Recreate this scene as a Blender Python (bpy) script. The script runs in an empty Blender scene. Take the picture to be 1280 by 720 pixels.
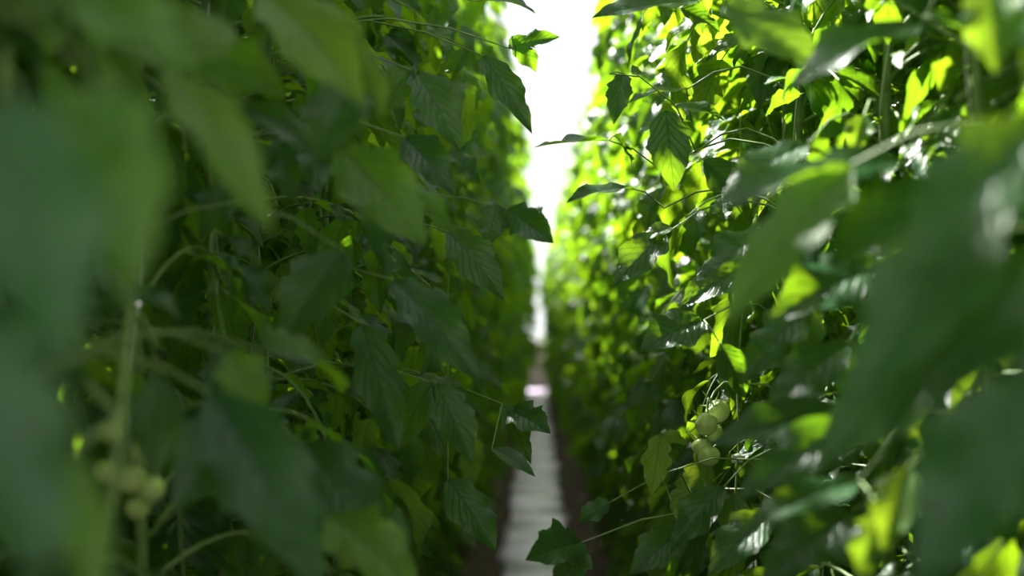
import bpy, math, random
import numpy as np
from mathutils import Vector, Matrix

SEED = 11
rnd = random.Random(SEED)
C = bpy.context.scene.collection
pi = math.pi

# ------------------------------------------------------------------ camera
CAM_H = 1.25
F = 50.0 * 1280 / 36.0
cam_d = bpy.data.cameras.new('camera')
cam = bpy.data.objects.new('camera', cam_d)
C.objects.link(cam)
cam_d.lens = 50.0
cam_d.sensor_width = 36.0
cam_d.clip_start = 0.02
cam_d.clip_end = 300
cam.location = (0, 0, CAM_H)
VPX, VPY = 672.0, 414.0
pitch = math.atan((VPY - 360) / F)
yaw = math.atan((VPX - 640) / F)
cam.rotation_euler = (pi / 2 + pitch, 0, yaw)
cam_d.dof.use_dof = True
cam_d.dof.focus_distance = 2.55
cam_d.dof.aperture_fstop = 2.1
bpy.context.scene.camera = cam
bpy.context.view_layer.update()
CM = Matrix.Translation(cam.location) @ cam.rotation_euler.to_matrix().to_4x4()
CI = CM.inverted()


def at(px, py, z):
    """world point seen at photo pixel (px, py), z metres in front of the lens"""
    return CM @ Vector(((px - 640) / F * z, (360 - py) / F * z, -z))


def project(p):
    q = CI @ Vector(p)
    if q.z > -0.02:
        return None
    return (640 + q.x / -q.z * F, 360 - q.y / -q.z * F, -q.z)


# ------------------------------------------------------------------ materials
def mat(name):
    m = bpy.data.materials.new(name)
    m.use_nodes = True
    nt = m.node_tree
    nt.nodes.clear()
    out = nt.nodes.new('ShaderNodeOutputMaterial')
    return m, nt, out


def principled(nt, col, rough, spec=0.5):
    p = nt.nodes.new('ShaderNodeBsdfPrincipled')
    p.inputs['Base Color'].default_value = (*col, 1)
    p.inputs['Roughness'].default_value = rough
    p.inputs['Specular IOR Level'].default_value = spec
    return p


def noise_ramp(nt, scale, stops, coord='Object', detail=3, vec_scale=None):
    tc = nt.nodes.new('ShaderNodeTexCoord')
    n = nt.nodes.new('ShaderNodeTexNoise')
    n.inputs['Scale'].default_value = scale
    n.inputs['Detail'].default_value = detail
    src = tc.outputs[coord]
    if vec_scale:
        mp = nt.nodes.new('ShaderNodeMapping')
        mp.inputs['Scale'].default_value = vec_scale
        nt.links.new(src, mp.inputs['Vector'])
        src = mp.outputs['Vector']
    nt.links.new(src, n.inputs['Vector'])
    r = nt.nodes.new('ShaderNodeValToRGB')
    els = r.color_ramp.elements
    while len(els) < len(stops):
        els.new(0.5)
    for e, (p, c) in zip(els, stops):
        e.position = p
        e.color = (*c, 1)
    nt.links.new(n.outputs['Fac'], r.inputs['Fac'])
    return r, n


def bump(nt, src, strength, dist, target):
    b = nt.nodes.new('ShaderNodeBump')
    b.inputs['Strength'].default_value = strength
    b.inputs['Distance'].default_value = dist
    nt.links.new(src, b.inputs['Height'])
    nt.links.new(b.outputs['Normal'], target)
    return b


def leaf_material(name, face, trans, back, tweight=0.42, rough=0.42):
    m, nt, out = mat(name)
    L = nt.links
    # colour: mottled blade, varied from leaf to leaf
    r, n = noise_ramp(nt, 60, [(0.3, tuple(c * 0.8 for c in face)), (0.7, tuple(c * 1.2 for c in face))])
    oi = nt.nodes.new('ShaderNodeObjectInfo')
    hsv = nt.nodes.new('ShaderNodeHueSaturation')
    mr = nt.nodes.new('ShaderNodeMapRange')
    mr.inputs['To Min'].default_value = 0.485
    mr.inputs['To Max'].default_value = 0.515
    L.new(oi.outputs['Random'], mr.inputs['Value'])
    L.new(mr.outputs['Result'], hsv.inputs['Hue'])
    mv = nt.nodes.new('ShaderNodeMapRange')
    mv.inputs['To Min'].default_value = 1.25
    mv.inputs['To Max'].default_value = 0.75
    L.new(oi.outputs['Random'], mv.inputs['Value'])
    L.new(mv.outputs['Result'], hsv.inputs['Value'])
    L.new(r.outputs['Color'], hsv.inputs['Color'])
    geo = nt.nodes.new('ShaderNodeNewGeometry')
    mixb = nt.nodes.new('ShaderNodeMix')
    mixb.data_type = 'RGBA'
    L.new(geo.outputs['Backfacing'], mixb.inputs['Factor'])
    L.new(hsv.outputs['Color'], mixb.inputs['A'])
    mixb.inputs['B'].default_value = (*back, 1)
    p = principled(nt, face, rough, 0.45)
    L.new(mixb.outputs['Result'], p.inputs['Base Color'])
    # side veins from the uv layout (u along, v across)
    uv = nt.nodes.new('ShaderNodeUVMap')
    uv.uv_map = 'UVMap'
    sp = nt.nodes.new('ShaderNodeSeparateXYZ')
    L.new(uv.outputs['UV'], sp.inputs['Vector'])

    def mth(op, a, b=None, c=None):
        q = nt.nodes.new('ShaderNodeMath')
        q.operation = op
        for i, x in enumerate((a, b, c)):
            if x is None:
                continue
            if isinstance(x, (int, float)):
                q.inputs[i].default_value = x
            else:
                L.new(x, q.inputs[i])
        return q.outputs[0]
    av = mth('ABSOLUTE', mth('SUBTRACT', sp.outputs['Y'], 0.5))
    ph = mth('SUBTRACT', mth('MULTIPLY', sp.outputs['X'], 8.0), mth('MULTIPLY', av, 4.5))
    saw = mth('ABSOLUTE', mth('SUBTRACT', mth('FRACT', ph), 0.5))
    vein = mth('MULTIPLY', saw, 2.0)                       # 1 at vein, 0 between
    vein = mth('SUBTRACT', 1.0, mth('POWER', vein, 6.0))
    mid = mth('MINIMUM', mth('MULTIPLY', av, 22.0), 1.0)
    hgt = mth('MULTIPLY', vein, mid)
    n2 = nt.nodes.new('ShaderNodeTexNoise')
    n2.inputs['Scale'].default_value = 180
    tc = nt.nodes.new('ShaderNodeTexCoord')
    L.new(tc.outputs['Object'], n2.inputs['Vector'])
    hh = mth('ADD', hgt, mth('MULTIPLY', n2.outputs['Fac'], 0.6))
    bump(nt, hh, 0.55, 0.0012, p.inputs['Normal'])
    t = nt.nodes.new('ShaderNodeBsdfTranslucent')
    hs2 = nt.nodes.new('ShaderNodeHueSaturation')
    L.new(mr.outputs['Result'], hs2.inputs['Hue'])
    hs2.inputs['Color'].default_value = (*trans, 1)
    tm = nt.nodes.new('ShaderNodeMix')
    tm.data_type = 'RGBA'
    L.new(mth('SUBTRACT', 1.0, hgt), tm.inputs['Factor'])
    L.new(hs2.outputs['Color'], tm.inputs['A'])
    tm.inputs['B'].default_value = (*[c * 0.55 for c in trans], 1)
    L.new(tm.outputs['Result'], t.inputs['Color'])
    mx = nt.nodes.new('ShaderNodeMixShader')
    mx.inputs['Fac'].default_value = tweight
    L.new(p.outputs['BSDF'], mx.inputs[1])
    L.new(t.outputs['BSDF'], mx.inputs[2])
    L.new(mx.outputs['Shader'], out.inputs['Surface'])
    return m


LEAF = leaf_material('leaf_green', (0.018, 0.078, 0.027), (0.36, 0.66, 0.014), (0.055, 0.125, 0.050), 0.38, 0.38)
LEAF_PALE_LIT = leaf_material('leaf_pale_lit', (0.095, 0.21, 0.034), (0.50, 0.76, 0.03), (0.12, 0.23, 0.07), 0.5)  # paler copy: light on hero leaves painted in; random pale leaves too
LEAF_OLD = leaf_material('leaf_old', (0.13, 0.13, 0.03), (0.45, 0.42, 0.05), (0.16, 0.15, 0.06), 0.4, 0.6)


def simple(name, c0, c1, scale, rough, spec=0.4, bstr=0.3, bdist=0.002, coord='Object', vs=None, trans=None):
    m, nt, out = mat(name)
    r, n = noise_ramp(nt, scale, [(0.3, c0), (0.7, c1)], coord, 4, vs)
    p = principled(nt, c0, rough, spec)
    nt.links.new(r.outputs['Color'], p.inputs['Base Color'])
    bump(nt, n.outputs['Fac'], bstr, bdist, p.inputs['Normal'])
    if trans:
        p.inputs['Subsurface Weight'].default_value = trans
        p.inputs['Subsurface Radius'].default_value = (0.4, 1.0, 0.15)
        p.inputs['Subsurface Scale'].default_value = 0.01
    nt.links.new(p.outputs['BSDF'], out.inputs['Surface'])
    return m


STEM = simple('stem_green', (0.13, 0.22, 0.06), (0.22, 0.32, 0.10), 40, 0.55)
OLDSTEM = simple('stem_woody', (0.20, 0.17, 0.09), (0.32, 0.27, 0.14), 30, 0.7)
FRUIT = simple('tomato_skin_green', (0.48, 0.60, 0.18), (0.58, 0.68, 0.25), 25, 0.22, 0.5, 0.05, 0.0005, trans=0.3)
SEPAL = simple('sepal_green', (0.22, 0.36, 0.09), (0.30, 0.42, 0.14), 60, 0.5)
TWINE = simple('white_twine', (0.55, 0.55, 0.50), (0.72, 0.72, 0.66), 400, 0.7)
CLIPM = simple('white_plastic', (0.72, 0.72, 0.70), (0.82, 0.82, 0.80), 80, 0.35)
SOIL = simple('soil', (0.05, 0.033, 0.024), (0.15, 0.10, 0.075), 9, 0.95, 0.2, 0.9, 0.03)
BED = simple('planting_bed', (0.06, 0.04, 0.034), (0.14, 0.095, 0.08), 14, 0.95, 0.2, 0.9, 0.02)
CONC = simple('concrete', (0.16, 0.14, 0.12), (0.25, 0.22, 0.19), 3, 0.85)
STEEL = simple('galvanised_steel', (0.50, 0.52, 0.55), (0.62, 0.64, 0.66), 20, 0.45, 0.6)
PIPE = simple('white_pipe', (0.62, 0.62, 0.63), (0.72, 0.72, 0.72), 20, 0.4, 0.5)
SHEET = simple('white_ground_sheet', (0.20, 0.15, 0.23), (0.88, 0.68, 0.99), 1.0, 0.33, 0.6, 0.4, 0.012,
               vs=(1.3, 2.6, 1))  # ripple bands of light and shade painted into the noise; violet offsets green bounce
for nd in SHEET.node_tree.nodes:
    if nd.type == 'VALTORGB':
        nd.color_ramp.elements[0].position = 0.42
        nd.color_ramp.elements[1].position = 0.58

GLASS, gnt, gout = mat('greenhouse_glass')
tr = gnt.nodes.new('ShaderNodeBsdfTransparent')
tr.inputs['Color'].default_value = (0.95, 0.97, 0.96, 1)
gl = gnt.nodes.new('ShaderNodeBsdfGlossy')
gl.inputs['Roughness'].default_value = 0.15
gl.inputs['Color'].default_value = (0.9, 0.9, 0.9, 1)
gm = gnt.nodes.new('ShaderNodeMixShader')
gm.inputs['Fac'].default_value = 0.06
gnt.links.new(tr.outputs[0], gm.inputs[1])
gnt.links.new(gl.outputs[0], gm.inputs[2])
gnt.links.new(gm.outputs[0], gout.inputs['Surface'])


# ------------------------------------------------------------------ mesh helpers (numpy soup of quads)
class Soup:
    def __init__(self):
        self.v, self.f, self.m, self.uv, self.n = [], [], [], [], 0

    def add(self, v, f, mi, uv=None):
        v = np.asarray(v, float)
        f = np.asarray(f, int)
        self.v.append(v)
        self.f.append(f + self.n)
        self.m.append(np.full(len(f), mi))
        self.uv.append(np.zeros((len(v), 2)) if uv is None else uv)
        self.n += len(v)

    def arrays(self):
        return np.concatenate(self.v), np.concatenate(self.f), np.concatenate(self.m), np.concatenate(self.uv)


def to_mesh(name, V, Fq, M, UV, mats, smooth=True):
    me = bpy.data.meshes.new(name)
    me.vertices.add(len(V))
    me.vertices.foreach_set('co', V.astype(np.float32).ravel())
    nf = len(Fq)
    me.loops.add(nf * 4)
    me.polygons.add(nf)
    me.loops.foreach_set('vertex_index', Fq.astype(np.int32).ravel())
    me.polygons.foreach_set('loop_start', np.arange(0, nf * 4, 4, dtype=np.int32))
    me.polygons.foreach_set('material_index', M.astype(np.int32))
    me.polygons.foreach_set('use_smooth', np.full(nf, smooth))
    ul = me.uv_layers.new(name='UVMap')
    ul.data.foreach_set('uv', UV[Fq.ravel()].astype(np.float32).ravel())
    for m in mats:
        me.materials.append(m)
    me.validate()
    me.update(calc_edges=True)
    return me


def grid_faces(nu, nv):
    i, j = np.meshgrid(np.arange(nu), np.arange(nv), indexing='ij')
    a = (i * (nv + 1) + j).ravel()
    return np.stack([a, a + nv + 1, a + nv + 2, a + 1], 1)


def tube(pts, rad, sides=6):
    """tube along a polyline; rad a number or one per point"""
    P = np.array([tuple(p) for p in pts], float)
    n = len(P)
    R = np.full(n, rad, float) if np.isscalar(rad) else np.asarray(rad, float)
    T = np.gradient(P, axis=0)
    T /= np.linalg.norm(T, axis=1)[:, None] + 1e-12
    up = np.array([0.31, 0.17, 0.93])
    if abs(T[0] @ up) > 0.95 * np.linalg.norm(up):
        up = np.array([1.0, 0.1, 0.0])
    A = np.cross(T, up)
    A /= np.linalg.norm(A, axis=1)[:, None] + 1e-12
    B = np.cross(T, A)
    ang = np.linspace(0, 2 * pi, sides + 1)
    V = P[:, None, :] + R[:, None, None] * (np.cos(ang)[None, :, None] * A[:, None, :] + np.sin(ang)[None, :, None] * B[:, None, :])
    return V.reshape(-1, 3), grid_faces(n - 1, sides)


def leaflet(Lm, W, r, nu=26, nv=8, curl=0.6, fold=0.25, twist=0.0, wave=0.12, teeth=4, depth=0.22):
    """one tomato leaflet: lobed ovate blade, base at origin, pointing +X, upper face +Z"""
    u = np.linspace(0, 1, nu + 1)
    v = np.linspace(-1, 1, nv + 1)
    U, Vv = np.meshgrid(u, v, indexing='ij')
    env = np.sin(pi * np.clip(U, 0, 1) ** 0.72) ** 0.85 * (1 - 0.35 * U)
    env = env / env.max()
    env = env * (U < 0.999) + 0.0
    w = np.zeros_like(env)
    for sgn in (-1, 1):
        ph = r.uniform(0, 1)
        k = teeth + r.choice([-1, 0, 0, 1])
        t = (U * k + ph) % 1.0
        saw = np.where(t < 0.7, t / 0.7, (1 - t) / 0.3)          # lobes lean towards the tip
        fine = np.abs(((U * k * 3 + ph) % 1.0) - 0.5) * 2
        lob = 1 - depth * 1.5 * (1 - saw) * np.clip(1.15 - U, 0.2, 1) - 0.07 * fine
        side = (Vv < 0) if sgn < 0 else (Vv >= 0)
        w = np.where(side, env * lob, w)
    av = np.abs(Vv)
    x = Lm * (U + 0.13 * av * (1 - U) * np.sin(pi * U)) 
    y = Vv * w * W * 0.5
    # cross fold, edge waves, blistering between the side veins
    z = fold * np.abs(y) - 0.25 * fold * (y ** 2) / (W * 0.5 + 1e-6)
    p1, p2 = r.uniform(0, 6.28), r.uniform(0, 6.28)
    z = z + wave * W * 0.5 * av ** 2 * np.sin(U * r.uniform(7, 12) + np.where(Vv > 0, p1, p2)) * np.sin(pi * np.clip(U * 1.1, 0, 1))
    z = z + 0.018 * W * np.sin((U * 8 - av * 2.2) * 2 * pi) * np.sin(pi * av) 
    # bend along the length
    th = -curl * u ** 1.25
    dx = Lm / nu * np.cos(th)
    dz = Lm / nu * np.sin(th)
    cx = np.concatenate([[0], np.cumsum(dx[:-1])])
    cz = np.concatenate([[0], np.cumsum(dz[:-1])])
    s = np.clip(x / Lm, 0, 1)
    CX = np.interp(s, u, cx)
    CZ = np.interp(s, u, cz)
    TH = np.interp(s, u, th)
    tw = twist * s
    yy = y * np.cos(tw) - z * np.sin(tw)
    zz = y * np.sin(tw) + z * np.cos(tw)
    X = CX - zz * np.sin(TH)
    Z = CZ + zz * np.cos(TH)
    V = np.stack([X, yy, Z], -1).reshape(-1, 3)
    UV = np.stack([U, Vv * 0.5 + 0.5], -1).reshape(-1, 2)
    return V, grid_faces(nu, nv), UV


def xf(M4, V):
    A = np.array(M4)
    return V @ A[:3, :3].T + A[:3, 3]


def frame(o, xdir, nhint):
    x = Vector(xdir).normalized()
    n = Vector(nhint)
    n = n - x * n.dot(x)
    if n.length < 1e-5:
        n = x.orthogonal()
    n.normalize()
    y = n.cross(x)
    M = Matrix((x, y, n)).transposed().to_4x4()
    M.translation = Vector(o)
    return M


def compound_leaf(seed, size=1.0, nu=24, nv=8, pairs=3, droop=1.0):
    """whole tomato leaf: rachis from the origin along +X, arching down, with leaflets"""
    r = random.Random(seed)
    s = Soup()
    Lr = 0.30 * size * r.uniform(0.9, 1.1)
    n = 14
    t0 = r.uniform(0.35, 0.75)
    k = r.uniform(1.0, 1.6) * droop
    side = r.uniform(-0.5, 0.5)
    P = [Vector((0, 0, 0))]
    D = []
    for i in range(n):
        u = i / n
        el = t0 - k * u
        az = side * u
        d = Vector((math.cos(el) * math.cos(az), math.cos(el) * math.sin(az), math.sin(el)))
        D.append(d)
        P.append(P[-1] + d * (Lr / n))
    D.append(D[-1])
    rr = [0.0028 * size * (1 - 0.6 * i / n) for i in range(n + 1)]
    V, Fc = tube(P, rr, 6)
    s.add(V, Fc, 1)
    tips = [P[-1]]

    def put(i, ang, Ll, Wl, stalk, dr):
        base = P[i]
        d = D[i]
        sidev = d.cross(Vector((0, 0, 1))).normalized()
        dirv = (d * math.cos(ang) + sidev * math.sin(ang)) + Vector((0, 0, -dr))
        dirv.normalize()
        b2 = base + dirv * stalk
        if stalk > 0.002:
            V, Fc = tube([base, base.lerp(b2, 0.5) + Vector((0, 0, 0.002)), b2 + dirv * 0.004], 0.0012 * size, 5)
            s.add(V, Fc, 1)
        nh = Vector((r.uniform(-.35, .35), r.uniform(-.35, .35), 1))
        V, Fc, UV = leaflet(Ll, Wl, r, nu, nv, curl=r.uniform(0.15, 1.3), fold=r.uniform(0.05, 0.6),
                            twist=r.uniform(-0.5, 0.5), wave=r.uniform(0.1, 0.35), teeth=r.choice([3, 4, 4, 5]),
                            depth=r.uniform(0.18, 0.34))
        s.add(xf(frame(b2, dirv, nh), V), Fc, 0, UV)
        tips.append(b2 + dirv * Ll * 0.85)
        tips.append(b2 + dirv * Ll * 0.4)
    pos = [5, 8, 11][-pairs:]
    for q, i in enumerate(pos):
        for sg in (-1, 1):
            Ll = size * r.uniform(0.080, 0.115) * (1.0 if q else 0.82)
            put(i, sg * r.uniform(0.8, 1.25), Ll, Ll * r.uniform(0.48, 0.62), r.uniform(0.008, 0.02) * size, r.uniform(0.1, 0.7))
        if r.random() < 0.6 and i < 11:
            put(i + 1, r.choice([-1, 1]) * 1.2, 0.035 * size, 0.022 * size, 0.003, 0.3)
    Ll = size * r.uniform(0.11, 0.14)
    put(n, r.uniform(-.2, .2), Ll, Ll * r.uniform(0.5, 0.62), 0.003, r.uniform(0.2, 0.6))
    return s, tips


NVAR = 14
LV = []          # high detail variants: (mesh, tips)
LOW = []         # lower detail arrays for joined foliage
for i in range(NVAR):
    s, tips = compound_leaf(100 + i, 1.0)
    arr = s.arrays()
    LV.append((to_mesh('leaf', *arr, [LEAF, STEM]), tips))
    s2, tips2 = compound_leaf(100 + i, 1.0, nu=12, nv=4)
    LOW.append((s2.arrays(), tips2))
LV_PALE = []
for i in range(4):
    me = LV[i][0].copy()
    me.materials[0] = LEAF_PALE_LIT
    LV_PALE.append(me)
LV_OLD = LV[5][0].copy()
LV_OLD.materials[0] = LEAF_OLD


# ------------------------------------------------------------------ scene object helpers
def link(o, parent=None):
    C.objects.link(o)
    if parent is not None:
        o.parent = parent
    return o


def mesh_obj(name, me, parent=None):
    return link(bpy.data.objects.new(name, me), parent)


def soup_obj(name, s, mats, parent=None, smooth=True):
    return mesh_obj(name, to_mesh(name, *s.arrays(), mats, smooth), parent)


def tag(o, label=None, cat=None, group=None, kind=None):
    if label: o['label'] = label
    if cat: o['category'] = cat
    if group: o['group'] = group
    if kind: o['kind'] = kind
    return o


def box(s, x0, x1, y0, y1, z0, z1, mi=0):
    V = np.array([[x, y, z] for z in (z0, z1) for (x, y) in ((x0, y0), (x1, y0), (x1, y1), (x0, y1))])
    Fq = [[3, 2, 1, 0], [4, 5, 6, 7], [0, 1, 5, 4], [1, 2, 6, 5], [2, 3, 7, 6], [3, 0, 4, 7]]
    s.add(V, Fq, mi)


# ------------------------------------------------------------------ the greenhouse shell
Y0, Y1, XW, HR = -4.0, 31.0, 5.0, 4.55
s = Soup(); box(s, -XW, XW, Y0, Y1, -0.2, 0.0)
tag(soup_obj('floor', s, [SOIL], smooth=False), kind='structure')

# aisle sheet: a rippled white ground cover with real creases
r = random.Random(5)
nx, ny = 10, 460
X, Y = np.meshgrid(np.linspace(-0.20, 0.185, nx + 1), np.linspace(Y0 + 0.3, 30.0, ny + 1), indexing='ij')
Z = np.full_like(X, 0.012)
for k in range(90):
    yc, ph, a, wd = r.uniform(0, 30), r.uniform(-0.5, 0.5), r.uniform(0.008, 0.022), r.uniform(0.06, 0.16)
    Z += a * np.exp(-((Y - yc - ph * X) / wd) ** 2)
X = X + 0.012 * np.sin(Y * 2.1) * (np.abs(X) > 0.17) + 0.01 * np.sin(Y * 5.3 + 1) * (np.abs(X) > 0.17)
V = np.stack([X, Y, Z], -1).reshape(-1, 3)
s = Soup(); s.add(V, grid_faces(nx, ny), 0)
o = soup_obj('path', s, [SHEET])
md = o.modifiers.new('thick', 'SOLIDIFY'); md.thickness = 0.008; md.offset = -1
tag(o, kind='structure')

# planting beds either side of the aisle: rounded ridge of brown substrate
for sd, (xa, xb) in (('left', (-0.24, -1.05)), ('right', (0.235, 1.05))):
    nu, nv = 8, 240
    U, Y = np.meshgrid(np.linspace(0, 1, nu + 1), np.linspace(Y0 + .4, 29.6, nv + 1), indexing='ij')
    X = xa + (xb - xa) * U + 0.015 * np.sin(Y * 3.1)
    Z = 0.10 * np.sin(pi * U) ** 0.5 + 0.012 * np.sin(Y * 9 + U * 5) * np.sin(pi * U) - 0.002
    V = np.stack([X, Y, Z], -1).reshape(-1, 3)
    fc = grid_faces(nu, nv)
    if sd == 'right': fc = fc[:, ::-1]
    s = Soup(); s.add(V, fc, 0)
    tag(soup_obj('planting_bed', s, [BED]), 'low ridge of brown substrate under the %s hand row of tomato plants' % sd, 'planting bed')

s = Soup(); box(s, -XW, XW, Y0, Y1, HR, HR + 0.006)
tag(soup_obj('ceiling', s, [GLASS], smooth=False), kind='structure')
n_trim = 1
y = 14.85 - 2.75 * 6
while y < Y1:
    s = Soup(); box(s, -XW, XW, y - 0.02, y + 0.02, HR - 0.05, HR)
    tag(soup_obj('trim_%d' % n_trim, s, [PIPE], smooth=False), kind='structure')
    n_trim += 1
    y += 2.75
for x in (-3.2, 0.0 - 1.6, 1.6, 3.2):
    s = Soup(); box(s, x - 0.02, x + 0.02, Y0, Y1, HR - 0.06, HR + 0.02)
    tag(soup_obj('trim_%d' % n_trim, s, [PIPE], smooth=False), kind='structure')
    n_trim += 1
for nm, x in (('wall_left', -XW), ('wall_right', XW)):
    s = Soup(); box(s, x - 0.02, x + 0.02, Y0, Y1, 0.0, HR)
    tag(soup_obj(nm, s, [GLASS], smooth=False), kind='structure')
s = Soup(); box(s, -XW, XW, Y1, Y1 + 0.02, 1.0, HR)
tag(soup_obj('window_1', s, [GLASS], smooth=False), kind='structure')
s = Soup(); box(s, -XW, XW, Y1 - 0.05, Y1 + 0.1, 0, 1.0)
tag(soup_obj('wall_back', s, [CONC], smooth=False), kind='structure')
for z in (1.04, 2.2, 3.35):
    s = Soup(); box(s, -XW, XW, Y1 - 0.04, Y1 + 0.04, z - 0.03, z + 0.03)
    tag(soup_obj('trim_%d' % n_trim, s, [PIPE], smooth=False), kind='structure')
    n_trim += 1
for x in (-4, -2.5, -1, 0.5, 2, 3.5):
    s = Soup(); box(s, x - 0.025, x + 0.025, Y1 - 0.04, Y1 + 0.04, 1.0, HR)
    tag(soup_obj('trim_%d' % n_trim, s, [PIPE], smooth=False), kind='structure')
    n_trim += 1

# ------------------------------------------------------------------ sun
SUN = Vector((-0.37, 0.62, 0.80)).normalized()      # direction towards the sun

# ------------------------------------------------------------------ hero leaves, mostly read off the photograph
# (side, plant depth z, [leaflets: (bx,by, tx,ty, z_base, z_tip, width_px, roll, curl, fold)], lit)
HERO = []


def H(side, leaflets, lit=False, m=0, stalk=None):
    # the closest leaves stand a little further off than first read
    leaflets = [(*l[:4], *[z * (1.36 if z < 1.25 else 1.14 if z < 1.95 else 1.0) for z in l[4:6]], *l[6:]) for l in leaflets]
    HERO.append(dict(side=side, lf=leaflets, lit=lit, m=m, stalk=stalk))


# --- left row, close and blurred
H('L', [(20, 120, 80, 470, .46, .42, 150, 70, .3, .2)])
H('L', [(-60, 400, 60, 730, .42, .40, 190, 75, .3, .2)])
H('L', [(150, 110, 160, 385, .56, .53, 105, 80, .4, .3), (60, -20, 235, 95, .60, .56, 70, 35, .5, .3),
        (150, 110, 60, 240, .58, .52, 70, 60, .5, .3)], m=1)
H('L', [(205, 85, 340, 295, .80, .76, 66, 50, .7, .3), (200, 80, 290, 30, .84, .9, 60, 50, .5, .3)], m=1)
H('L', [(330, -10, 455, 135, 1.05, 1.0, 72, 55, .6, .35), (395, 0, 478, 150, 1.1, 1.1, 34, 30, .7, .3)], m=1)
H('L', [(228, 50, 362, 122, 1.35, 1.3, 66, 70, .4, .2)], m=1)
H('L', [(440, 105, 395, 205, 1.3, 1.25, 84, 65, .4, .3), (300, 130, 410, 205, 1.35, 1.3, 34, 40, .5, .3)])
H('L', [(425, 185, 533, 308, 1.45, 1.4, 84, 70, .4, .25), (450, 205, 570, 292, 1.5, 1.5, 30, 30, .5, .3)], m=1)
H('L', [(493, 350, 600, 478, 1.75, 1.7, 66, 65, .4, .3)])
H('L', [(452, 405, 498, 568, 1.8, 1.75, 62, 75, .4, .3)])
H('L', [(430, 315, 348, 432, 1.5, 1.45, 80, 65, .4, .3)])
H('L', [(325, 437, 425, 492, 1.25, 1.2, 46, 35, .6, .4)])
H('L', [(262, 490, 405, 740, .95, .88, 160, 65, .4, .25), (300, 520, 220, 640, .95, .92, 100, 60, .5, .3)])
H('L', [(380, 555, 478, 690, 1.2, 1.15, 96, 65, .4, .3)])
H('L', [(410, 645, 525, 745, 1.15, 1.1, 80, 50, .4, .3)], m=1)
H('L', [(285, 440, 330, 522, 1.0, .98, 66, 70, .4, .3)], m=1)
H('L', [(292, 222, 254, 295, 1.6, 1.6, 62, 75, .4, .3)])
H('L', [(85, 570, 125, 760, .55, .52, 62, 70, .3, .3)], m=1)
H('L', [(200, 470, 190, 600, .95, .93, 70, 65, .4, .3)])
# --- left row, in focus at the aisle edge
H('L', [(604, 70, 665, 167, 2.5, 2.45, 40, 65, .35, .25), (585, 60, 560, 110, 2.6, 2.6, 40, 50, .5, .3)])
H('L', [(636, 60, 700, 46, 2.75, 2.7, 24, 55, .3, .3), (640, 45, 670, 90, 2.75, 2.75, 36, 65, .4, .3)], lit=True)
H('L', [(598, 2, 669, 16, 2.5, 2.4, 16, 15, .5, .3)])
H('L', [(634, 262, 692, 304, 3.0, 2.9, 44, 75, .3, .2), (620, 255, 610, 310, 3.0, 2.95, 40, 60, .3, .2)])
H('L', [(506, 172, 568, 244, 2.1, 2.05, 52, 70, .5, .3), (560, 190, 600, 230, 2.2, 2.2, 30, 40, .5, .3)])
H('L', [(628, 505, 664, 580, 2.7, 2.65, 34, 70, .4, .25), (636, 512, 688, 542, 2.7, 2.6, 34, 60, .4, .25),
        (615, 560, 669, 596, 2.6, 2.55, 18, 30, .4, .3)])
# --- right row, in focus
H('R', [(762, 176, 668, 184, 2.45, 2.35, 17, 12, .15, .3), (768, 170, 790, 205, 2.45, 2.5, 20, 40, .4, .3)],
  stalk=[(762, 176, 2.45), (790, 185, 2.5), (830, 215, 2.6)])
H('R', [(790, 236, 708, 253, 2.45, 2.35, 16, 14, .35, .35)], stalk=[(790, 236, 2.45), (806, 240, 2.5), (830, 260, 2.6)])
H('R', [(832, 138, 843, 240, 2.4, 2.38, 58, 80, .15, .15), (845, 133, 905, 150, 2.4, 2.4, 40, 25, .5, .3),
        (779, 92, 767, 156, 2.5, 2.45, 28, 72, .3, .4), (790, 92, 815, 96, 2.5, 2.55, 14, 30, .3, .3)],
  stalk=[(762, 92, 2.5), (800, 96, 2.47), (845, 132, 2.42), (870, 190, 2.55)])
H('R', [(858, 112, 786, 128, 2.54, 2.44, 17, 8, .3, .2), (864, 152, 798, 166, 2.62, 2.52, 17, 8, .3, .2)])  # added blades, placed to shade the broad hanging leaflet from the sun
H('R', [(872, 2, 740, 22, 2.4, 2.3, 24, 25, .25, .3), (850, 10, 900, 40, 2.4, 2.4, 40, 45, .5, .3)])
H('R', [(832, 292, 766, 358, 2.4, 2.35, 48, 60, .3, .25), (840, 285, 800, 300, 2.4, 2.4, 26, 40, .4, .25)])
H('R', [(826, 543, 814, 620, 2.35, 2.32, 40, 75, .3, .4), (828, 543, 860, 556, 2.35, 2.35, 22, 45, .4, .3)], m=1,
  stalk=[(826, 543, 2.35), (842, 575, 2.42), (868, 625, 2.55)])
H('R', [(727, 678, 657, 700, 2.3, 2.2, 42, 60, .5, .3), (735, 690, 690, 735, 2.3, 2.25, 40, 60, .5, .3)])
H('R', [(762, 628, 722, 655, 2.4, 2.4, 30, 60, .3, .3), (852, 665, 788, 718, 2.3, 2.25, 50, 65, .4, .3)])
H('R', [(880, 400, 800, 440, 2.3, 2.25, 50, 45, .4, .3), (900, 430, 930, 500, 2.2, 2.2, 46, 60, .4, .3)])
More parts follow.
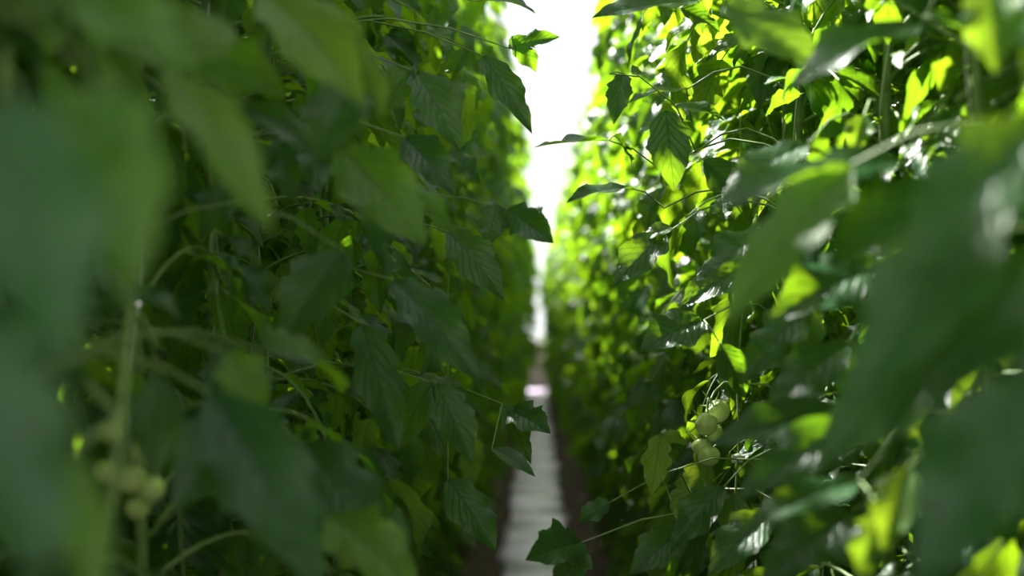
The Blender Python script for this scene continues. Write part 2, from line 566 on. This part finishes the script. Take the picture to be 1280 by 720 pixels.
# --- right row, close and blurred
H('R', [(905, 8, 1035, 92, 1.45, 1.4, 66, 60, .4, .3)], lit=True, m=1)
H('R', [(1065, 205, 903, 412, 1.0, .95, 78, 60, .4, .3)], m=1)
H('R', [(1240, -20, 1246, 92, .95, .92, 70, 70, .3, .3)], lit=True, m=1)
H('R', [(1080, 145, 1066, 192, 1.6, 1.58, 34, 70, .3, .3)], lit=True, m=1)
H('R', [(1300, 150, 1135, 350, .72, .68, 110, 55, .4, .3), (1250, 240, 1060, 520, .74, .70, 130, 62, .4, .25)])
H('R', [(1130, 200, 880, 268, 1.05, 1.0, 44, 25, .4, .3)])
H('R', [(1190, 330, 1105, 555, .80, .76, 120, 68, .4, .25)])
H('R', [(1065, 515, 884, 558, 1.5, 1.45, 48, 40, .4, .3), (1070, 525, 918, 628, 1.3, 1.25, 62, 60, .4, .3)],
  stalk=[(1065, 515, 1.5), (1100, 500, 1.45)])
H('R', [(1135, 585, 1104, 688, 1.0, .97, 62, 70, .3, .3), (1150, 560, 1110, 520, 1.0, 1.0, 50, 40, .3, .3)], lit=True, m=1)
H('R', [(1075, 600, 925, 665, 1.3, 1.25, 46, 45, .4, .3), (1100, 640, 1075, 725, 1.0, 1.0, 50, 65, .4, .3)])
H('R', [(1300, 470, 1150, 730, .62, .58, 170, 65, .3, .25)])
H('R', [(1150, 30, 985, 112, 1.15, 1.1, 40, 25, .4, .3), (1160, 20, 1240, 60, 1.1, 1.1, 50, 30, .4, .3)])
H('R', [(1010, 380, 930, 480, 1.7, 1.65, 60, 60, .4, .3), (1015, 370, 1000, 470, 1.7, 1.7, 50, 60, .4, .3)])

H('R', [(1110, 330, 962, 402, 1.2, 1.15, 70, 40, .4, .3), (1120, 320, 1075, 400, 1.2, 1.2, 70, 60, .4, .3)])
H('R', [(1190, 235, 1035, 335, 1.05, 1.0, 90, 45, .4, .3)])
H('R', [(1300, 320, 1160, 505, .75, .72, 140, 55, .4, .3)])
H('R', [(1060, 430, 955, 520, 1.6, 1.55, 60, 55, .4, .3), (1065, 425, 1060, 510, 1.6, 1.6, 50, 60, .4, .3)])
H('R', [(1200, 425, 1020, 590, .95, .90, 105, 50, .4, .3)])
H('R', [(1065, 640, 950, 735, 1.2, 1.15, 80, 55, .4, .3)])
H('R', [(1010, 180, 900, 250, 1.6, 1.55, 40, 35, .4, .3), (1015, 175, 1050, 240, 1.6, 1.6, 50, 60, .4, .3)])
H('R', [(905, 608, 838, 690, 2.3, 2.25, 52, 55, .4, .3), (915, 615, 925, 700, 2.3, 2.3, 44, 65, .4, .3)])
H('R', [(965, 640, 885, 720, 2.1, 2.05, 56, 50, .4, .3)])
H('R', [(960, 290, 880, 345, 2.1, 2.05, 46, 40, .4, .3), (965, 290, 950, 370, 2.1, 2.1, 50, 65, .4, .3)])
H('R', [(940, 330, 850, 385, 2.4, 2.35, 50, 50, .4, .3), (880, 200, 935, 260, 2.4, 2.4, 50, 60, .4, .3)])
H('L', [(545, 480, 590, 580, 2.2, 2.15, 56, 65, .4, .3), (540, 475, 500, 560, 2.2, 2.2, 50, 60, .4, .3)])
H('L', [(520, 90, 575, 190, 2.2, 2.15, 56, 65, .4, .3), (515, 85, 470, 150, 2.2, 2.2, 50, 60, .4, .3)])
H('L', [(560, 290, 630, 375, 2.5, 2.45, 52, 60, .4, .3), (560, 600, 620, 690, 2.4, 2.35, 56, 65, .4, .3)])

up = Vector((0, 0, 1))
for h in HERO:
    s = Soup()
    r = random.Random(hash(tuple(h['lf'][0][:4])) & 0xffff)
    pts = []
    for (bx, by, tx, ty, z0, z1, wpx, roll, curl, fold) in h['lf']:
        b, t = at(bx, by, z0), at(tx, ty, z1)
        d = t - b
        tocam = (cam.location - b).normalized()
        ra = math.radians(roll)
        x = d.normalized()
        nu_ = (up - x * up.dot(x)); nu_ = nu_.normalized() if nu_.length > 0.2 else (tocam * 0.6 + up * 0.8)
        nc_ = (tocam - x * tocam.dot(x)); nc_ = nc_.normalized() if nc_.length > 0.2 else nu_
        nn = nu_ * math.cos(ra) + nc_ * math.sin(ra)
        n_ = (nn - x * nn.dot(x)).normalized()
        facing = max(0.35, abs(n_.dot(tocam)))
        W = wpx / F * (z0 + z1) / 2 / facing * 1.05
        W = min(W, d.length * 0.75, 0.10)
        # curved blade: tilt start direction up by half the curl so that the tip lands on the target
        V, Fc, UV = leaflet(d.length * (1 + curl * curl / 20), W, r, 34, 10, curl=curl, fold=fold,
                            twist=r.uniform(-.25, .25), wave=r.uniform(.1, .25), teeth=r.choice([3, 4]), depth=r.uniform(.15, .28))
        x2 = (x * math.cos(curl * 0.42) + n_ * math.sin(curl * 0.42)).normalized()
        s.add(xf(frame(b, x2, n_), V), Fc, 0, UV)
        pts += [b.lerp(t, q) for q in (0.1, 0.35, 0.6, 0.85)]
    h['soup'] = s
    h['pts'] = pts
    h['base'] = [at(l[0], l[1], l[4]) for l in h['lf']]
    h['y'] = h['base'][0].y

# ------------------------------------------------------------------ rows of plants
SPACE = 0.42
XF = {'L': -0.47, 'R': 0.50}         # front line stems
XB = {'L': -0.80, 'R': 0.84}         # back line stems
TOP = {'L': 3.15, 'R': 2.75}


def face_limit(side, y, z):
    """how far towards the aisle centre leaves may reach"""
    q = 0.5 + 0.5 * math.sin(y * 2.3 + z * 3.1 + (0 if side == 'L' else 2))
    if side == 'L':
        lim = 0.15 - 0.09 * q * (1 if y > 2.2 else 0)
        if z < 0.9: lim = 0.24 - 0.06 * q
        if z < 0.45: lim = 0.27
        if z > 2.5: lim += 0.02
    else:
        lim = 0.24 - 0.07 * q
        if z < 0.6: lim = 0.27
    if y > 14: lim -= 0.05 * min(1, (y - 14) / 8)
    if y < 0.75: lim = max(lim, 0.19 if side == 'L' else 0.21)
    return lim


# sight lines kept clear in front of the hero leaves, and sun lines above the sunlit ones
SIGHT = []
for h in HERO:
    for p in h['pts']:
        pr = project(p)
        SIGHT.append((pr[0], pr[1], pr[2]))
SIGHT += [(885, 530, 2.5), (870, 560, 2.5), (898, 512, 2.5), (922, 560, 2.5), (165, 545, 1.3), (185, 580, 1.3), (160, 600, 1.3)]
SUNL = [p for h in HERO if h['lit'] for p in h['pts']] + [at(898, 512, 2.52), at(877, 559, 2.47)]


def leaf_ok(tips_w, side, near):
    for t in tips_w:
        if side == 'L' and t.x > -face_limit(side, t.y, t.z): return False
        if side == 'R' and t.x < face_limit(side, t.y, t.z): return False
        if near:
            if -0.05 < t.y < 0.55 and abs(t.x) < 0.3 and abs(t.z - CAM_H) < 0.35: return False
    if near:
        for t in tips_w:
            pr = project(t)
            if pr and -80 < pr[0] < 1360 and -80 < pr[1] < 800:
                rad = 0.035 / pr[2] * F + 8
                for (sx, sy, sz) in SIGHT:
                    if pr[2] < sz - 0.03 and (pr[0] - sx) ** 2 + (pr[1] - sy) ** 2 < rad * rad:
                        return False
            for p in SUNL:
                w = t - p
                al = w.dot(SUN)
                if al > 0.02 and (w - SUN * al).length < 0.042: return False
    return True


def leaf_sites(side, x0, y0, r, top, count, near, back=False):
    """list of (variant, matrix) in plant-local coordinates"""
    out = []
    az = r.uniform(0, 6.28)
    tries = 0
    zlo = 0.22
    for i in range(count):
        zb = zlo + (top - zlo) * (i + r.uniform(-.4, .4)) / count
        placed = False
        for k in range(7):
            az_ = az + r.uniform(-0.7, 0.7) + k * 1.1
            sc = r.uniform(1.0, 1.38) * (0.92 ** k)
            v = r.randrange(NVAR)
            tilt = r.uniform(-0.35, 0.25)
            M = Matrix.Translation((r.uniform(-.02, .02), r.uniform(-.02, .02), zb)) @ Matrix.Rotation(az_, 4, 'Z') @ Matrix.Rotation(tilt, 4, 'Y') @ Matrix.Scale(sc, 4)
            Mw = Matrix.Translation((x0, y0, 0)) @ M
            tips = [Mw @ t for t in LV[v][1]]
            if leaf_ok(tips, side, near):
                placed = True
                break
        az += 2.4
        if placed:
            out.append((v, M))
    return out


def stem_points(r, top, x0=0, n=26):
    P = []
    a, b = r.uniform(0, 6), r.uniform(0, 6)
    for i in range(n + 1):
        z = top * i / n
        P.append((0.018 * math.sin(z * 2.3 + a) * min(1, z * 3), 0.018 * math.sin(z * 1.9 + b) * min(1, z * 3), z + 0.04))
    return P


def helix_twine(P, r):
    out = []
    n = 90
    for i in range(n + 1):
        z = P[0][2] + (3.9 - P[0][2]) * i / n
        t = min(len(P) - 1.001, z / P[-1][2] * (len(P) - 1))
        k = int(t); fr = t - k
        cx = P[k][0] * (1 - fr) + P[k + 1][0] * fr
        cy = P[k][1] * (1 - fr) + P[k + 1][1] * fr
        if z > P[-1][2]:
            q = max(0, 1 - (z - P[-1][2]) * 2); cx *= q; cy *= q; rr = 0.009 * q
        else:
            rr = 0.010
        out.append((cx + rr * math.cos(z * 14), cy + rr * math.sin(z * 14), z))
    return out


plants = []                  # (side, y, empty) near, front line
ordinal = ['first', 'second', 'third', 'fourth', 'fifth', 'sixth', 'seventh', 'eighth', 'ninth', 'tenth']
sidename = {'L': 'left', 'R': 'right'}
NEAR_END = 5.3


def plant_base(x, y, r, top, woody=True):
    e = link(bpy.data.objects.new('tomato_plant', None))
    e.location = (x, y, 0)
    e.empty_display_size = 0.1
    P = stem_points(r, top)
    s = Soup()
    V, Fc = tube(P, [0.0085 * (1 - 0.45 * i / len(P)) for i in range(len(P))], 8)
    s.add(V, Fc, 0)
    soup_obj('stem', s, [STEM], e)
    s = Soup()
    V, Fc = tube(helix_twine(P, r), 0.0012, 5)
    s.add(V, Fc, 0)
    soup_obj('support_string', s, [TWINE], e)
    return e, P


LFEAT = {
    0: 'its big teal green leaves crowding the lens',
    1: 'long pale leaf hanging down from its top',
    2: 'dark blurred leaves and bare green stem',
    3: 'small green fruit cluster low on its stem',
}
for side in 'LR':
    r = random.Random(41 if side == 'L' else 77)
    k = 0
    y = 0.42
    while y < NEAR_END:
        x = XF[side] + r.uniform(-.03, .03)
        top = TOP[side] + r.uniform(-.12, .12)
        e, P = plant_base(x, y, r, top)
        for (v, M) in leaf_sites(side, x, y, r, top, 84, True):
            zz = M.translation.z
            q = r.random()
            if q < 0.10: me = LV_PALE[v % 4]
            elif q < 0.115 and zz < 1.1: me = LV_OLD
            else: me = LV[v][0]
            o = mesh_obj('leaf', me, e)
            o.matrix_local = M
        plants.append((side, x, y, e, P))
        k += 1
        y += SPACE * r.uniform(0.92, 1.08)

# labels of the near plants
for side in 'LR':
    ps = [p for p in plants if p[0] == side]
    for i, p in enumerate(ps):
        e = p[3]
        far = ps[i][2] > 4.6
        if i < 10:
            lab = '%s tomato plant from the camera along the front of the %s row' % (ordinal[i], sidename[side])
            pass
            tag(e, lab, 'tomato plant', 'near tomato plants of the %s row' % sidename[side])
        else:
            tag(e, 'leafy tomato plant in the middle stretch of the %s row, beyond the ten nearest' % sidename[side],
                'tomato plant', 'middle tomato plants of the %s row' % sidename[side])

# hero leaves become leaves of their nearest plant
for h in HERO:
    cands = [p for p in plants if p[0] == h['side']]
    p = min(cands, key=lambda q: abs(q[2] - h['y'] - 0.05))
    _, x, y, e, P = p
    s = h['soup']
    b = h['base'][0]
    if h['stalk']:
        chain = [at(*q) for q in h['stalk']]
    else:
        chain = [b]
    last = chain[-1]
    zi = min(max(last.z + 0.03, 0.3), 2.7)
    k = int(zi / P[-1][2] * (len(P) - 1))
    anchor = Vector((x + P[k][0], y + P[k][1], P[k][2]))
    if (anchor - last).length > 0.6:
        anchor = last + (anchor - last).normalized() * 0.6
    for q in (0.25, 0.5, 0.75, 1.0):
        c = last.lerp(anchor, q)
        c.z += 0.05 * math.sin(pi * q)
        chain.append(c)
    V, Fc = tube(chain, [0.0012 + 0.0014 * i / len(chain) for i in range(len(chain))], 6)
    s.add(V, Fc, 1)
    for b2 in h['base'][1:]:
        cl = min(chain[:3], key=lambda c: (c - b2).length)
        if (cl - b2).length > 0.004:
            V, Fc = tube([b2, b2.lerp(cl, .5) + Vector((0, 0, .003)), cl], 0.0013, 5)
            s.add(V, Fc, 1)
    V, Fq, M_, UV = s.arrays()
    V = V - np.array([x, y, 0])
    mesh_obj('leaf', to_mesh('leaf', V, Fq, M_, UV, [LEAF_PALE_LIT if h['m'] else LEAF, STEM]), e)


# ------------------------------------------------------------------ further plants: joined foliage, a few kinds, copied along the rows
def foliage_plant(side, x, y, seed, count, near=False):
    r = random.Random(seed)
    top = TOP[side] + r.uniform(-.12, .12)
    e, P = plant_base(x, y, r, top)
    s = Soup()
    for (v, M) in leaf_sites(side, x, y, r, top, count, near):
        (V, Fq, Mi, UV), _ = LOW[v]
        s.add(xf(M, V), Fq, 0, UV)
        s.m[-1] = Mi
    soup_obj('foliage', s, [LEAF, STEM], e)
    return e


def copy_tree(src):
    c = src.copy()
    C.objects.link(c)
    for ch in src.children:
        d = ch.copy()
        C.objects.link(d)
        d.parent = c
    return c


for side in 'LR':
    r = random.Random(9 if side == 'L' else 19)
    sn = sidename[side]
    # far front line
    protos = []
    y = max(p[2] for p in plants if p[0] == side) + SPACE
    i = 0
    while y < 29.3:
        if i < 5:
            e = foliage_plant(side, XF[side], y, 500 + i + (50 if side == 'R' else 0), 84)
            protos.append(e)
        else:
            e = copy_tree(protos[r.randrange(len(protos))])
            inw = min(1, max(0, (y - 12) / 14)) * (0.10 if side == 'L' else -0.12)
            e.location = (XF[side] + inw + r.uniform(-.05, .05), y, r.uniform(-.10, 0.0))
        if y < 15:
            tag(e, 'blurred tomato plant far along the %s row, past its middle stretch' % sn, 'tomato plant', 'far tomato plants of the %s row' % sn)
        else:
            tag(e, 'out of focus tomato plant near the distant end of the %s row' % sn, 'tomato plant', 'distant tomato plants of the %s row' % sn)
        i += 1
        y += SPACE * r.uniform(0.95, 1.1)
    # back line, behind the front plants
    protos = []
    y = 0.25
    i = 0
    while y < 29.0:
        if i < 7:
            e = foliage_plant(side, XB[side], y, 700 + i + (50 if side == 'R' else 0), 112, near=True)
            protos.append(e)
        else:
            e = copy_tree(protos[r.randrange(len(protos))])
            e.location = (XB[side] + r.uniform(-.05, .05), y, r.uniform(-.10, 0.0))
        tag(e, 'tomato plant of the shaded line behind the front plants of the %s row' % sn, 'tomato plant', 'back line tomato plants of the %s row' % sn)
        i += 1
        y += SPACE * (1.0 if y < 8 else 1.35)
    # next row over, seen only through gaps
    sg = -1 if side == 'L' else 1
    for j in range(26):
        e = copy_tree(protos[j % len(protos)])
        e.location = (sg * (1.60 + r.uniform(-.06, .06)), 0.1 + j * 0.5, -0.03)
        tag(e, 'tomato plant of the next row over, glimpsed behind the %s row' % sn, 'tomato plant', 'tomato plants of the next row behind the %s row' % sn)

# overhead wires the strings hang from
for sd, x in (('left', -0.47), ('right', 0.50), ('far left', -0.80), ('far right', 0.84)):
    s = Soup(); V, Fc = tube([(x, Y0, 3.93), (x, (Y0 + Y1) / 2, 3.93), (x, Y1, 3.93)], 0.002, 6); s.add(V, Fc, 0)
    tag(soup_obj('support_wire', s, [STEEL]), 'steel wire strung above the %s line of tomato plants' % sd, 'wire', 'overhead support wires')


# ------------------------------------------------------------------ tomatoes
def tomato_mesh(rad):
    s = Soup()
    nu, nv = 24, 32
    th, ph = np.meshgrid(np.linspace(0.0, pi, nu + 1), np.linspace(0, 2 * pi, nv + 1), indexing='ij')
    rr = rad * (1 + 0.018 * np.cos(5 * ph) * np.sin(th) ** 2)
    Z = rr * np.cos(th) * 0.90
    Z = Z - 0.18 * rad * np.exp(-(th / 0.35) ** 2)
    X = rr * np.sin(th) * np.cos(ph)
    Y = rr * np.sin(th) * np.sin(ph)
    s.add(np.stack([X, Y, Z], -1).reshape(-1, 3), grid_faces(nu, nv), 0)
    return s


def calyx_soup(rad, seed):
    r = random.Random(seed)
    s = Soup()
    for k in range(5):
        a = k * 2 * pi / 5 + r.uniform(-.15, .15)
        n, m = 10, 2
        u, v = np.meshgrid(np.linspace(0, 1, n + 1), np.linspace(-1, 1, m + 1), indexing='ij')
        L_ = rad * r.uniform(0.95, 1.3)
        w = 0.16 * rad * (1 - u) ** 0.7 + 0.0003
        lift = r.uniform(0.2, 1.0)
        X = L_ * u
        Y = v * w
        Z = rad * 0.74 + L_ * (0.15 * u + lift * u ** 2 * 0.7) + 0.05 * rad * (1 - np.abs(v))
        ca, sa = math.cos(a), math.sin(a)
        V = np.stack([X * ca - Y * sa, X * sa + Y * ca, Z], -1).reshape(-1, 3)
        s.add(V, grid_faces(n, m), 0)
        s.add(V - np.array([0, 0, 0.0006]), grid_faces(n, m)[:, ::-1], 0)
    # stalk stub with knuckle
    V, Fc = tube([(0, 0, rad * .68), (0, 0, rad * 1.1), (rad * .1, 0, rad * 1.45)], [0.0017, 0.0016, 0.0022], 6)
    s.add(V, Fc, 0)
    return s


def truss(side, spots, stalkpts, plant_y):
    p = min([q for q in plants if q[0] == side], key=lambda q: abs(q[2] - plant_y))
    _, x, y, e, P = p
    off = Vector((x, y, 0))
    pts = [at(*q) for q in stalkpts]
    zi = pts[0].z + 0.04
    k = int(zi / P[-1][2] * (len(P) - 1))
    anc = Vector((x + P[k][0], y + P[k][1], P[k][2]))
    chain = [anc, anc.lerp(pts[0], .5) + Vector((0, 0, 0.02))] + pts
    s = Soup()
    V, Fc = tube([c - off for c in chain], 0.0022, 7); s.add(V, Fc, 0)
    for i, (px, py, z, d, tilt) in enumerate(spots):
        rad = d / 2
        c = at(px, py, z)
        near = min(pts, key=lambda q: (q - c).length)
        axis = (near - c).normalized() if (near - c).length > 1e-3 else Vector((0, 0, 1))
        axis = (axis + Vector((tilt, 0, .9))).normalized()
        rot = axis.to_track_quat('Z', 'Y').to_matrix().to_4x4()
        o = soup_obj('tomato', tomato_mesh(rad), [FRUIT], e)
        o.matrix_local = Matrix.Translation(c - off) @ rot
        cx = soup_obj('calyx', calyx_soup(rad, 60 + i), [SEPAL], o)
        topp = (c - off) + axis * rad * 1.45
        V, Fc = tube([topp, topp.lerp(near - off, .5) + Vector((0, 0, .004)), near - off], 0.0016, 6); s.add(V, Fc, 0)
    soup_obj('truss_stem', s, [STEM], e)
    return e


e = truss('R', [(897, 514, 2.52, .044, -.2), (883, 530, 2.47, .041, -.5), (892, 541, 2.54, .034, .2), (877, 559, 2.47, .034, -.3),
                (886, 570, 2.46, .040, .1)],
          [(905, 478, 2.58), (893, 490, 2.52), (884, 508, 2.50), (886, 535, 2.50), (880, 545, 2.49)], 2.62)
e['label'] = e['label'].replace(' along the front of the', ', bearing green tomatoes, in the')
# pale sepals of an open truss tip and a clip by the fruit
off = Vector(e.location)
s = Soup()
c = at(922, 574, 2.5) - off
V, Fc = tube([c + Vector((-.009, 0, .004)), c + Vector((0, -.006, .006)), c + Vector((.009, 0, .004)), c + Vector((.008, .006, -.002)), c + Vector((-.009, .004, -.003))], 0.0045, 8)
s.add(V, Fc, 0)
soup_obj('plant_clip', s, [CLIPM], e)
s = Soup()
V, Fc = tube([at(x_, y_, z_) - off for (x_, y_, z_) in ((930, 380, 2.52), (921, 470, 2.5), (924, 545, 2.5), (922, 580, 2.5), (918, 640, 2.5), (920, 740, 2.5))], 0.0022, 6)
s.add(V, Fc, 0)
soup_obj('side_stem', s, [STEM], e)

e2 = truss('L', [(140, 540, 1.50, .029, .1), (182, 566, 1.48, .030, .1), (165, 600, 1.50, .031, .0), (134, 590, 1.53, .029, .2),
                 (190, 612, 1.50, .029, .0), (172, 635, 1.51, .027, .1)],
           [(150, 510, 1.52), (158, 540, 1.52), (160, 575, 1.53), (165, 610, 1.53)], 1.5)
e2['label'] = e2['label'].replace(' along the front of the', ', with small unripe tomatoes, in the')
off = Vector(e2.location)
s = Soup()
V, Fc = tube([at(x_, y_, z_) - off for (x_, y_, z_) in ((165, 380, 1.18), (158, 450, 1.15), (152, 520, 1.12), (145, 600, 1.1), (132, 680, 1.1), (120, 760, 1.1))], [.0035] * 6, 8)
s.add(V, Fc, 0)
V, Fc = tube([at(x_, y_, z_) - off for (x_, y_, z_) in ((152, 520, 1.12), (120, 540, 1.1), (90, 575, 1.1))], .003, 7)
s.add(V, Fc, 0)
V, Fc = tube([at(x_, y_, z_) - off for (x_, y_, z_) in ((152, 520, 1.12), (125, 500, 1.12), (108, 475, 1.12))], .0022, 7)
s.add(V, Fc, 0)
soup_obj('side_stem', s, [STEM], e2)

# ------------------------------------------------------------------ light
sun_d = bpy.data.lights.new('sun', 'SUN')
sun_d.energy = 27.0
sun_d.angle = math.radians(0.8)
sun_d.color = (1.0, 0.96, 0.88)
sun = link(bpy.data.objects.new('sun', sun_d))
sun.rotation_euler = SUN.to_track_quat('Z', 'Y').to_euler()

w = bpy.data.worlds.new('sky')
bpy.context.scene.world = w
w.use_nodes = True
bg = w.node_tree.nodes['Background']
bg.inputs['Color'].default_value = (0.98, 0.97, 1.0, 1)
bg.inputs['Strength'].default_value = 1.5

sc = bpy.context.scene
sc.view_settings.view_transform = 'Standard'
sc.view_settings.look = 'None'
sc.view_settings.gamma = 1
sc.view_settings.use_curve_mapping = False
sc.view_settings.exposure = 0.25
sc.cycles.max_bounces = 8
sc.cycles.diffuse_bounces = 4
sc.cycles.transmission_bounces = 6
sc.cycles.transparent_max_bounces = 12
